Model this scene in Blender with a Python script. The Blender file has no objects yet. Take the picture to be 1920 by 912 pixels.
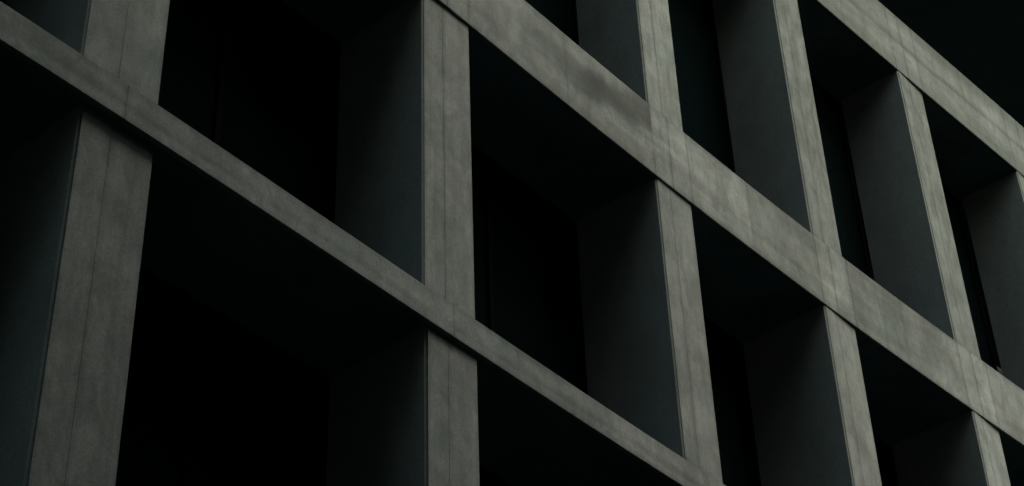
import bpy, bmesh, math, random
from mathutils import Matrix, Vector, noise
C = bpy.context.scene.collection
sc = bpy.context.scene
U = 4.0                                     # one bay unit = 4 m

# ------------------------------------------------------------------ camera
cam = bpy.data.cameras.new('camera'); camo = bpy.data.objects.new('camera', cam); C.objects.link(camo)
cam.sensor_width = 36.0; cam.lens = 3604.59 / 1920 * 36.0
cam.clip_start = 0.1; cam.clip_end = 6000
Mz = Matrix.Rotation(-0.88839, 4, 'Z') @ Matrix.Rotation(2.24483, 4, 'X') @ Matrix.Rotation(-0.039, 4, 'Z')
camo.matrix_world = Matrix.Translation((-1.71932*U, -2.51952*U, -2.55402*U)) @ Mz
sc.camera = camo

# ------------------------------------------------------------------ world, sun, exposure
SUN_AZ = math.radians(21)                   # from the facade's normal towards +X
SUN_EL = math.radians(51)
w = bpy.data.worlds.new('World'); sc.world = w; w.use_nodes = True
nt = w.node_tree; bg = nt.nodes['Background']
sky = nt.nodes.new('ShaderNodeTexSky'); sky.sky_type = 'NISHITA'; sky.sun_disc = False
sky.sun_elevation = SUN_EL; sky.sun_rotation = math.pi - SUN_AZ
sky.air_density = 1.0; sky.dust_density = 3.0; sky.ozone_density = 1.0
tint = nt.nodes.new('ShaderNodeMix'); tint.data_type = 'RGBA'; tint.blend_type = 'MULTIPLY'; tint.inputs[0].default_value = 1
tint.inputs[7].default_value = (.95, 1.16, .74, 1); nt.links.new(sky.outputs[0], tint.inputs[6]); nt.links.new(tint.outputs[2], bg.inputs[0]); bg.inputs[1].default_value = 0.15
sd = bpy.data.lights.new('sun', 'SUN'); sd.energy = 0.9; sd.angle = math.radians(44); sd.color = (1.0, 0.86, 0.99)
so = bpy.data.objects.new('sun', sd); C.objects.link(so)
dirv = Vector((math.sin(SUN_AZ)*math.cos(SUN_EL), -math.cos(SUN_AZ)*math.cos(SUN_EL), math.sin(SUN_EL)))
so.rotation_euler = dirv.to_track_quat('Z', 'Y').to_euler(); so.location = (10, -30, 30)
vs = sc.view_settings; vs.view_transform = 'Standard'; vs.look = 'None'; vs.gamma = 1; vs.use_curve_mapping = False
vs.exposure = 1.6

# ------------------------------------------------------------------ facade geometry (in bay units)
def fy(x):
    def f(x): return .01819*x*x - .00829*x**3 + .00077*x**4
    if x > 5.6: return f(5.6) + (x-5.6)*-.03
    if x < -.6: return f(-.6) - (x+.6)*.03
    return f(x)
Z = dict(z1b=.20787, z1t=.30911, z2b=1.3626, z2t=1.66827, z3b=3.09887, z3t=3.48727)
Z['z0t'] = -1.04; Z['z0b'] = -1.14; Z['zGt'] = -2.10; Z['zGb'] = -2.22
GROUND = -2.95*U
GLASS = {'G': .35, 'Z': .35, 'A': .35, 'B': .35, 'C': .285}
# (left, right) of each pier per storey, recess behind the band's face
PIER = {
 'A': [(-1.06, -.87, .02), (.00421, .19643, .0175), (1.07078, 1.25198, .0075), (2.147, 2.328, .0076), (3.0756, 3.264, .0076), (4.0068, 4.198, .0076), (4.94, 5.13, .0076), (5.88, 6.07, .0076), (6.82, 7.01, .0076)],
 'B': [(-1.06, -.87, .0085), (-.02164, .18637, .0085), (1.06068, 1.24981, .0085), (2.14725, 2.32811, .0076), (3.07556, 3.26421, .0076), (4.00677, 4.19837, .0076), (4.94, 5.13, .0076), (5.88, 6.07, .0076), (6.82, 7.01, .0076)],
 'C': [(-1.06, -.87, .0096), (-.02, .186, .0096), (1.06, 1.25, .0096), (2.14518, 2.33491, .0096), (3.07738, 3.26788, .0096), (3.99483, 4.18934, .0096), (4.93663, 5.128, .0096), (5.88, 6.07, .0096), (6.82, 7.01, .0096)],
}
JC = [-.965, .091, 1.149, 2.225, 3.153, 4.077, 5.047, 5.975, 6.915]
X0, X1 = -2.0, 7.6
MID = [-.45, .60, 1.70, 2.664, 3.60, 4.56, 5.5, 6.45]

# ------------------------------------------------------------------ materials
def mat(name):
    m = bpy.data.materials.new(name); m.use_nodes = True
    n = m.node_tree.nodes; l = m.node_tree.links; b = n['Principled BSDF']; return m, n, l, b
def mth(n, l, op, a, b=None, clamp=False):
    x = n.new('ShaderNodeMath'); x.operation = op; x.use_clamp = clamp
    for i, v in enumerate((a, b)):
        if v is None: continue
        if isinstance(v, (int, float)): x.inputs[i].default_value = v
        else: l.new(v, x.inputs[i])
    return x.outputs[0]
def rng(n, l, v, a, b, c, d, smooth=True):
    x = n.new('ShaderNodeMapRange'); x.interpolation_type = 'SMOOTHSTEP' if smooth else 'LINEAR'
    l.new(v, x.inputs[0])
    for i, q in enumerate((a, b, c, d)): x.inputs[i+1].default_value = q
    return x.outputs[0]
def nz(n, l, vec, scale, det=4, rough=.55, dist=0.0):
    x = n.new('ShaderNodeTexNoise'); x.inputs['Scale'].default_value = scale; x.inputs['Detail'].default_value = det
    x.inputs['Roughness'].default_value = rough; x.inputs['Distortion'].default_value = dist
    l.new(vec, x.inputs['Vector']); return x.outputs[0]
def mapv(n, l, vec, scale, rot=(0,0,0), loc=(0,0,0)):
    x = n.new('ShaderNodeMapping'); x.inputs['Scale'].default_value = scale; x.inputs['Rotation'].default_value = rot
    x.inputs['Location'].default_value = loc; l.new(vec, x.inputs['Vector']); return x.outputs[0]

def concrete(name, base=(.139,.133,.142), kind='plain'):
    m, n, l, b = mat(name)
    tc = n.new('ShaderNodeTexCoord'); P = tc.outputs['Object']       # objects sit at the building's origin: metres
    sep = n.new('ShaderNodeSeparateXYZ'); l.new(P, sep.inputs[0]); X, Y, Zc = sep.outputs
    big = nz(n, l, P, .9, 5, .6, .6)
    med = nz(n, l, mapv(n, l, P, (1, 1, .55)), 4.5, 6, .62, .8)
    fine = nz(n, l, P, 28, 4, .65)
    grit = nz(n, l, P, 60, 3, .75)
    q = .4 if kind == 'plain' else 1.0
    v = mth(n, l, 'MULTIPLY', rng(n, l, big, .32, .68, 1-.2*q, 1+.12*q), rng(n, l, med, .3, .7, 1-.2*q, 1+.14*q))
    v = mth(n, l, 'MULTIPLY', v, rng(n, l, fine, .25, .75, .90, 1.09))
    v = mth(n, l, 'MULTIPLY', v, rng(n, l, grit, .25, .75, .82, 1.17))
    if kind == 'pier':
        st = nz(n, l, mapv(n, l, P, (9, 9, .35)), 1.0, 4, .6, .4)      # faint vertical runs
        v = mth(n, l, 'MULTIPLY', v, rng(n, l, st, .35, .7, 1.04, .86))
        dg = nz(n, l, mapv(n, l, P, (2.4, 1, .8), (0, .7, 0)), 1.6, 5, .6, 1.2)
        up = rng(n, l, Zc, 6.0, 10.0, 0.0, .7)                        # upper storey is more weathered
        dd = rng(n, l, dg, .36, .60, .62, 1.18)
        k = mth(n, l, 'ADD', mth(n, l, 'MULTIPLY', mth(n, l, 'SUBTRACT', dd, 1.0), up), 1.0)
        v = mth(n, l, 'MULTIPLY', v, k)
    if kind in ('band', 'band_top', 'band_low'):
        st = nz(n, l, mapv(n, l, P, (.22, 1, 1.9)), 1.3, 5, .55, .7)    # long horizontal water marks
        lo, hi = {'band': (.76, 1.08), 'band_top': (.84, 1.06), 'band_low': (.80, 1.10)}[kind]
        v = mth(n, l, 'MULTIPLY', v, rng(n, l, st, .36, .60, lo, hi))
    if kind == 'band':                                                # vertical drips and one big damp stain
        dr = nz(n, l, mapv(n, l, P, (1.0, 1, .55), (0, -.15, 0)), 1.1, 4, .55, .8)
        v = mth(n, l, 'MULTIPLY', v, rng(n, l, dr, .36, .64, .78, 1.08))
        wob = mth(n, l, 'MULTIPLY', mth(n, l, 'SUBTRACT', nz(n, l, P, 1.8, 4, .6), .5), .55)
        cz = rng(n, l, X, 1.74*U, 2.12*U, 1.505*U, 1.60*U, False)
        hw = rng(n, l, X, 1.50*U, 2.10*U, .10, .50)
        d = mth(n, l, 'ABSOLUTE', mth(n, l, 'ADD', mth(n, l, 'SUBTRACT', Zc, cz), wob))
        s1 = mth(n, l, 'SUBTRACT', 1.0, mth(n, l, 'DIVIDE', d, hw), True)
        s2 = rng(n, l, X, 1.45*U, 1.90*U, 0, 1); s3 = mth(n, l, 'LESS_THAN', X, 2.1335*U)
        s = mth(n, l, 'MULTIPLY', mth(n, l, 'MULTIPLY', rng(n, l, s1, 0, .8, 0, 1), s2), s3)
        v = mth(n, l, 'MULTIPLY', v, mth(n, l, 'SUBTRACT', 1.0, mth(n, l, 'MULTIPLY', s, .66)))
    if kind == 'band_top':                                            # two wavy dirt lines running along the band
        wv = mth(n, l, 'MULTIPLY', mth(n, l, 'SUBTRACT', nz(n, l, mapv(n, l, P, (.25, .01, .05)), 1.0, 3, .5), .5), .40)
        wv = mth(n, l, 'ADD', wv, mth(n, l, 'MULTIPLY', mth(n, l, 'SUBTRACT', nz(n, l, mapv(n, l, P, (1.4, .01, .3)), 1.0, 4, .6), .5), .10))
        h = mth(n, l, 'ADD', mth(n, l, 'SUBTRACT', Zc, 3.288*U), wv)       # metres above the middle line
        am_n = rng(n, l, nz(n, l, mapv(n, l, P, (.5, .01, .1), loc=(5, 0, 0)), 1.0, 3, .5), .3, .7, .55, 1.0)
        # crisp below, soft above: dirt that water has carried along a pour line
        up_ = rng(n, l, h, 0, .20, 1, 0); dn_ = rng(n, l, h, -.05, 0, 0, 1)
        ln = mth(n, l, 'MULTIPLY', mth(n, l, 'MULTIPLY', up_, dn_), mth(n, l, 'MULTIPLY', am_n, .50))
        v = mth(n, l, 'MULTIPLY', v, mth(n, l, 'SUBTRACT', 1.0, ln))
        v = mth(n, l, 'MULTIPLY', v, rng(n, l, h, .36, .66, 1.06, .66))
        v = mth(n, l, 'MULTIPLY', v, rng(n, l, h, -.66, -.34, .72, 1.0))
    if kind == 'band_low':
        wv = mth(n, l, 'MULTIPLY', mth(n, l, 'SUBTRACT', nz(n, l, mapv(n, l, P, (.35, .01, .05)), 1.0, 3, .5), .5), .16)
        h = mth(n, l, 'ADD', mth(n, l, 'SUBTRACT', Zc, .245*U), wv)
        g1 = mth(n, l, 'MULTIPLY', rng(n, l, h, -.07, -.005, 0, 1), rng(n, l, h, .0, .09, 1, 0))
        v = mth(n, l, 'MULTIPLY', v, mth(n, l, 'SUBTRACT', 1.0, mth(n, l, 'MULTIPLY', g1, .17)))
    # grime that gathers along a panel's edges (UV holds metres to the nearest edges)
    uv = n.new('ShaderNodeUVMap'); uv.uv_map = 'edge'; su = n.new('ShaderNodeSeparateXYZ'); l.new(uv.outputs[0], su.inputs[0])
    gn = nz(n, l, P, 7, 4, .6)
    e = mth(n, l, 'ADD', su.outputs[0], mth(n, l, 'MULTIPLY', mth(n, l, 'SUBTRACT', gn, .5), .10))
    e2 = mth(n, l, 'ADD', su.outputs[1], mth(n, l, 'MULTIPLY', mth(n, l, 'SUBTRACT', gn, .5), .16))
    v = mth(n, l, 'MULTIPLY', v, rng(n, l, e, 0, .07, .86, 1.0))
    v = mth(n, l, 'MULTIPLY', v, rng(n, l, e2, 0, .13, .80, 1.0))
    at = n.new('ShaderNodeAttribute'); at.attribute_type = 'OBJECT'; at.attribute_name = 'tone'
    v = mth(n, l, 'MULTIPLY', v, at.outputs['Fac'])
    # slightly greener where damp
    gr = rng(n, l, nz(n, l, P, 1.6, 4, .6, .5), .45, .68, 0, .55)
    mx = n.new('ShaderNodeMix'); mx.data_type = 'RGBA'; l.new(gr, mx.inputs[0])
    mx.inputs[6].default_value = (*base, 1); mx.inputs[7].default_value = (base[0]*.80, base[1]*.93, base[2]*.92, 1)
    hs = n.new('ShaderNodeVectorMath'); hs.operation = 'SCALE'; l.new(mx.outputs[2], hs.inputs[0]); l.new(v, hs.inputs[3])
    l.new(hs.outputs[0], b.inputs['Base Color'])
    b.inputs['Roughness'].default_value = .9; b.inputs['Specular IOR Level'].default_value = .15
    bp = n.new('ShaderNodeBump'); bp.inputs['Strength'].default_value = .25; bp.inputs['Distance'].default_value = .004
    l.new(mth(n, l, 'ADD', fine, mth(n, l, 'MULTIPLY', grit, .6)), bp.inputs['Height']); l.new(bp.outputs[0], b.inputs['Normal'])
    return m
M_PIER = concrete('concrete_pier', kind='pier')
M_SIDE = concrete('concrete_side', kind='plain')
M_BAND = concrete('concrete_band', kind='band')
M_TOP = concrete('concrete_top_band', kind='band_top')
M_LOW = concrete('concrete_low_band', kind='band_low')
def plain(name, col, rough=.7, spec=.2, var=.2, scale=3):
    m, n, l, b = mat(name)
    tc = n.new('ShaderNodeTexCoord'); f = nz(n, l, tc.outputs['Object'], scale, 5, .6)
    v = rng(n, l, f, .3, .7, 1-var, 1+var)
    hs = n.new('ShaderNodeVectorMath'); hs.operation = 'SCALE'; hs.inputs[0].default_value = col; l.new(v, hs.inputs[3])
    l.new(hs.outputs[0], b.inputs['Base Color']); b.inputs['Roughness'].default_value = rough; b.inputs['Specular IOR Level'].default_value = spec
    return m
M_JOINT = plain('joint_sealant', (.05,.05,.05), .95, .05)
M_BACK = plain('joint_mortar', (.055,.053,.05), .95, .05)
M_GLASS = plain('dark_glass', (.0015,.003,.0035), .6, .0, .05)
M_FRAME = plain('bronze_frame', (.003,.0035,.0035), .9, .0, .1)
M_UNDER = plain('soffit_shade', (.045,.072,.078), .9, .05, .25, 1.0)  # concrete band undersides, with their shade put into the dark teal colour
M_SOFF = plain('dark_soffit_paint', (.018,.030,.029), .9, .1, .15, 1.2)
M_ATTIC = plain('dark_cladding', (.02,.022,.022), .8, .1)
M_ASPH = plain('asphalt', (.03,.03,.032), .95, .1, .2, 1.5)
M_PAVE = plain('pavement', (.07,.07,.068), .9, .1, .15, 2)
M_BLOCKER = plain('blocker_brown', (.06,.05,.042), .9, .1, .2, 2)  # dark brown of the added daylight blocker

# ------------------------------------------------------------------ mesh helpers
def link(name, bm, m, parent=None, tone=1.0, mats=None):
    me = bpy.data.meshes.new(name); bm.normal_update(); bm.to_mesh(me); bm.free()
    o = bpy.data.objects.new(name, me); C.objects.link(o); o.parent = parent
    for q in (mats or [m]): me.materials.append(q)
    o['tone'] = tone
    return o
def edge_uv(bm, fn):
    lay = bm.loops.layers.uv.new('edge')
    for f in bm.faces:
        for lp in f.loops: lp[lay].uv = fn(lp.vert.co, f)
def box(bm, x0, x1, y0, y1, z0, z1):
    vs_ = [bm.verts.new(p) for p in ((x0,y0,z0),(x1,y0,z0),(x1,y1,z0),(x0,y1,z0),(x0,y0,z1),(x1,y0,z1),(x1,y1,z1),(x0,y1,z1))]
    for f in ((0,3,2,1),(4,5,6,7),(0,1,5,4),(1,2,6,5),(2,3,7,6),(3,0,4,7)): bm.faces.new([vs_[i] for i in f])
def jit(x, z, s, a):
    return a*noise.noise(Vector((x*1.7+s*13.1, z*1.7, s*3.3))) + a*.6*noise.noise(Vector((x*9+s, z*9, s)))
def loft(stations, closed_profile=True):
    """stations: list of rings (lists of points) -> closed tube with caps"""
    bm = bmesh.new(); rings = [[bm.verts.new(p) for p in r] for r in stations]; k = len(rings[0])
    for a, b in zip(rings, rings[1:]):
        for i in range(k): bm.faces.new((a[i], a[(i+1)%k], b[(i+1)%k], b[i]))
    bm.faces.new(list(reversed(rings[0]))); bm.faces.new(rings[-1])
    bmesh.ops.recalc_face_normals(bm, faces=bm.faces)
    return bm

def add_uv_band(bm, xa, xb, za, zb, t):
    lay = bm.loops.layers.uv.new('edge')
    for f in bm.faces:
        for lp in f.loops:
            c = lp.vert.co; lp[lay].uv = (min(c.x-xa, xb-c.x)+.0, min(c.z-za, zb-c.z))

def band_panel(parent, xa, xb, za, zb, y, m, th=.05, c=.010, tone=1.0, seed=0, ja=.0012):
    """a facing panel following the facade's line, chamfered along its top and bottom arrises"""
    n_ = max(2, int((xb-xa)/.10)); st = []
    for i in range(n_+1):
        x = xa+(xb-xa)*i/n_; yy = fy(x/U)*U + y
        t0 = zb + jit(x, 0, seed, ja); b0 = za + jit(x, 5, seed, ja)
        # rows across the height so that edge grime has vertices to interpolate between
        zs = [b0+c, b0+c+.13, (b0+t0)/2, t0-c-.13, t0-c] if zb-za > .5 else [b0+c, b0+c+.10, t0-c-.10, t0-c]
        ring = [(x, yy, z) for z in zs] + [(x, yy+c, t0), (x, yy+th, t0), (x, yy+th, b0), (x, yy+c, b0)]
        xx = [x]
        st.append(ring)
    bm = loft(st); add_uv_band(bm, xa, xb, za, zb, th)
    return link('facing_panel', bm, m, parent, tone)

def pier_panel(parent, xa, xb, za, zb, y, m, th=.03, c=.006, tone=1.0, seed=0, ja=.0005, left=True):
    n_ = max(2, int((zb-za)/.12)); st = []
    w_ = xb-xa
    for i in range(n_+1):
        z = za+(zb-za)*i/n_
        l0 = xa + jit(0, z, seed, ja); r0 = xb + jit(5, z, seed, ja)
        cl, cr = (c, .002) if left else (.002, c)
        yy = y
        ring = [(l0, yy+th, z), (l0, yy+cl, z), (l0+cl, yy, z), (l0+.09, yy, z), (r0-.09, yy, z), (r0-cr, yy, z), (r0, yy+cr, z), (r0, yy+th, z)]
        st.append(ring)
    bm = loft(st); lay = bm.loops.layers.uv.new('edge')
    for f in bm.faces:
        for lp in f.loops:
            co = lp.vert.co; lp[lay].uv = (min(co.x-xa, xb-co.x), min(co.z-za, zb-co.z))
    return link('facing_panel', bm, m, parent, tone)

# ------------------------------------------------------------------ the building
B = bpy.data.objects.new('concrete_building', None); C.objects.link(B)
B['label'] = 'grey concrete office building with a grid of deep piers and long horizontal bands'; B['category'] = 'building'
rnd = random.Random(4)

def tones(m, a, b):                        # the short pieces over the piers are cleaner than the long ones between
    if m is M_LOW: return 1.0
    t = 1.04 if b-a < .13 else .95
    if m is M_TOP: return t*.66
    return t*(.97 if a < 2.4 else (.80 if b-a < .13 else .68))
def make_band(za, zb, y, joints, m, depth, seed):
    za, zb, y = za*U, zb*U, y*U
    n_ = 60; st = []
    for i in range(n_+1):
        x = X0*U + (X1-X0)*U*i/n_; yy = fy(x/U)*U + y
        st.append([(x, yy+.045, za+.002), (x, yy+.045, zb-.002), (x, yy+depth*U, zb-.002), (x, yy+depth*U, za+.002)])
    bm = loft(st); edge_uv(bm, lambda c, f: (1, 1))
    for f in bm.faces:
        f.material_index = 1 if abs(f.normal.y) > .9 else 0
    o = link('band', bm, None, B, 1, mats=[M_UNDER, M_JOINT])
    js = [(X0, 0)] + joints + [(X1, 0)]
    for k in range(len(js)-1):
        (a, ga), (b, gb) = js[k], js[k+1]
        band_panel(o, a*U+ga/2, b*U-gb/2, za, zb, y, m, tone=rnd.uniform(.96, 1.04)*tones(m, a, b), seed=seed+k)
    return o
low = [(x, .0045) for x in JC]
full = []
for i, c_ in enumerate(JC):
    lft, rgt, _ = PIER['C'][i]
    full += [(lft-.010, .0045), (c_, .006), (rgt-.008, .0045)]
    if i < len(MID): full.append((MID[i], .002))
make_band(Z['z1b'], Z['z1t'], -.0076, low, M_LOW, .9, 10)
make_band(Z['z2b'], Z['z2t'], 0, full, M_BAND, .9, 40)
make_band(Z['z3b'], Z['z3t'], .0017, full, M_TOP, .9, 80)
make_band(Z['z0b'], Z['z0t'], -.0076, low, M_LOW, .9, 120)
make_band(Z['zGb'], Z['zGt'], -.0076, low, M_LOW, .9, 160)

def make_pier(l, r, rec, cj, za, zb, depth, seed, tn=1.0):
    l, r, cj, za, zb = l*U, r*U, cj*U, za*U-.003, zb*U+.003
    y = fy((l+r)/2/U)*U + rec*U; th = .007 if za > 0 else .016
    back = y + depth*U
    c = .008
    # fin behind the facing: chamfered arrises, a shadow groove between the two
    yf = y + th + (.0005 if za > 0 else .003)
    st = []
    n_ = max(2, int((zb-za)/.25))
    for i in range(n_+1):
        z = za+(zb-za)*i/n_; a = jit(0, z, seed+.5, .001)
        st.append([(l+a-.022, back, z), (l+a-.022, yf+.014, z), (l+a-.004, yf, z), (r+.004-.010, yf, z), (r+.004, yf+.010, z), (r+.004, back, z)])
    bm = loft(st); edge_uv(bm, lambda q, f: (1, min(q.z-za, zb-q.z)+.1))
    o = link('pier', bm, M_SIDE, B, 1.0)
    bm = bmesh.new(); box(bm, l+.004, r-.004, y+.005, yf+.02, za, zb); edge_uv(bm, lambda q, f: (1, 1))
    link('joint_backing', bm, M_BACK, o)
    g = .0007
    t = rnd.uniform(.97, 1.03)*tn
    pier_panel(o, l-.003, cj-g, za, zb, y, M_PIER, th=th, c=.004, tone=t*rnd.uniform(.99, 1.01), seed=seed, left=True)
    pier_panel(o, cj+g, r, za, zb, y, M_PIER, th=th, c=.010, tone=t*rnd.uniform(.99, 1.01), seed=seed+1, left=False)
    return o
ROWS = (('A', 'z0t', 'z1b', 'A'), ('B', 'z1t', 'z2b', 'B'), ('C', 'z2t', 'z3b', 'C'), ('A', 'zGt', 'z0b', 'Z'))
for key, a, b, gk in ROWS:
    for i, (l, r, rec) in enumerate(PIER[key]):
        cj = {'A': JC[i]-.006, 'B': JC[i]-.012, 'C': JC[i]-.006}[key]
        if key == 'A' and i == 1: cj = .081
        if key == 'B' and i == 1: cj = .074
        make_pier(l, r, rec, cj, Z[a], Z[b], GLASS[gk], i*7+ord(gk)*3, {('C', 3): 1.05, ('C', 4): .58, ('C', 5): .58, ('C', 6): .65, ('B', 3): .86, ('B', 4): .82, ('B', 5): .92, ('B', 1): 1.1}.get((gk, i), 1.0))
for i, (l, r, rec) in enumerate(PIER['A']):
    make_pier(l, r, rec, JC[i], GROUND/U, Z['zGb'], .35, i*5+900)

# windows between the piers, set back at the fins' inner edge
def make_window(l, r, za, zb, y):
    l, r, za, zb = l*U, r*U, za*U+.004, zb*U-.004
    bm = bmesh.new(); f = .07
    xs = [l, l+(r-l)/2, r-f]
    box(bm, l, r, y, y+.10, za, za+f); box(bm, l, r, y, y+.10, zb-f, zb)
    for x in xs: box(bm, x, x+f, y+.002, y+.098, za+f, zb-f)
    o = link('window', bm, M_FRAME, B)
    bm = bmesh.new(); box(bm, l+.01, r-.01, y+.045, y+.065, za+.01, zb-.01)
    link('pane', bm, M_GLASS, o)
for key, a, b, gk in ROWS + (('A', None, 'zGb', 'G'),):
    pl = PIER[key]
    zlo = Z[a] if a else GROUND/U
    for i in range(len(pl)-1):
        l = pl[i][1]; r = pl[i+1][0]
        make_window(l+.004, r-.004, zlo, Z[b], (max(fy(l), fy(r))+pl[i][2]+GLASS[gk]-.03)*U)

# set-back top storey under a broad flat roof
bm = bmesh.new(); box(bm, X0*U, X1*U, 1.3*U, 1.4*U, Z['z3t']*U, 5.19*U); link('attic_wall', bm, M_ATTIC, B)
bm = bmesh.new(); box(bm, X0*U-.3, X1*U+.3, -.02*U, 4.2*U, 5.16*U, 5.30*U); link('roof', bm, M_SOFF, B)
bm = bmesh.new(); box(bm, X0*U, X1*U, .88*U, 4.0*U, GROUND+.002, Z['z3t']*U-.01); link('rear_wall', bm, M_ATTIC, B)

# ------------------------------------------------------------------ setting
def struct(name, bm, m):
    o = link(name, bm, m); o['kind'] = 'structure'; return o
bm = bmesh.new()
vs_ = [bm.verts.new((x, y, GROUND-.14)) for x, y in ((-1500,-1500),(1500,-1500),(1500,1500),(-1500,1500))]; bm.faces.new(vs_)
struct('ground', bm, M_ASPH)
bm = bmesh.new(); box(bm, -60, 80, -3.2, -.5, GROUND-.139, GROUND)
struct('pavement', bm, M_PAVE)
# unseen masses added behind the camera to take daylight off the facade's lower left
bm = bmesh.new(); box(bm, 1.001, 14, -30, -12.6, GROUND-.1, 20.5); box(bm, -60, 1, -30, -12.5, GROUND-.1, 31); box(bm, 14.001, 60, -30, -12.7, GROUND-.1, 9)
OB = link('daylight_blocker', bm, M_BLOCKER); OB['label'] = 'plain dark unseen mass behind the camera, added to block daylight'; OB['category'] = 'building'
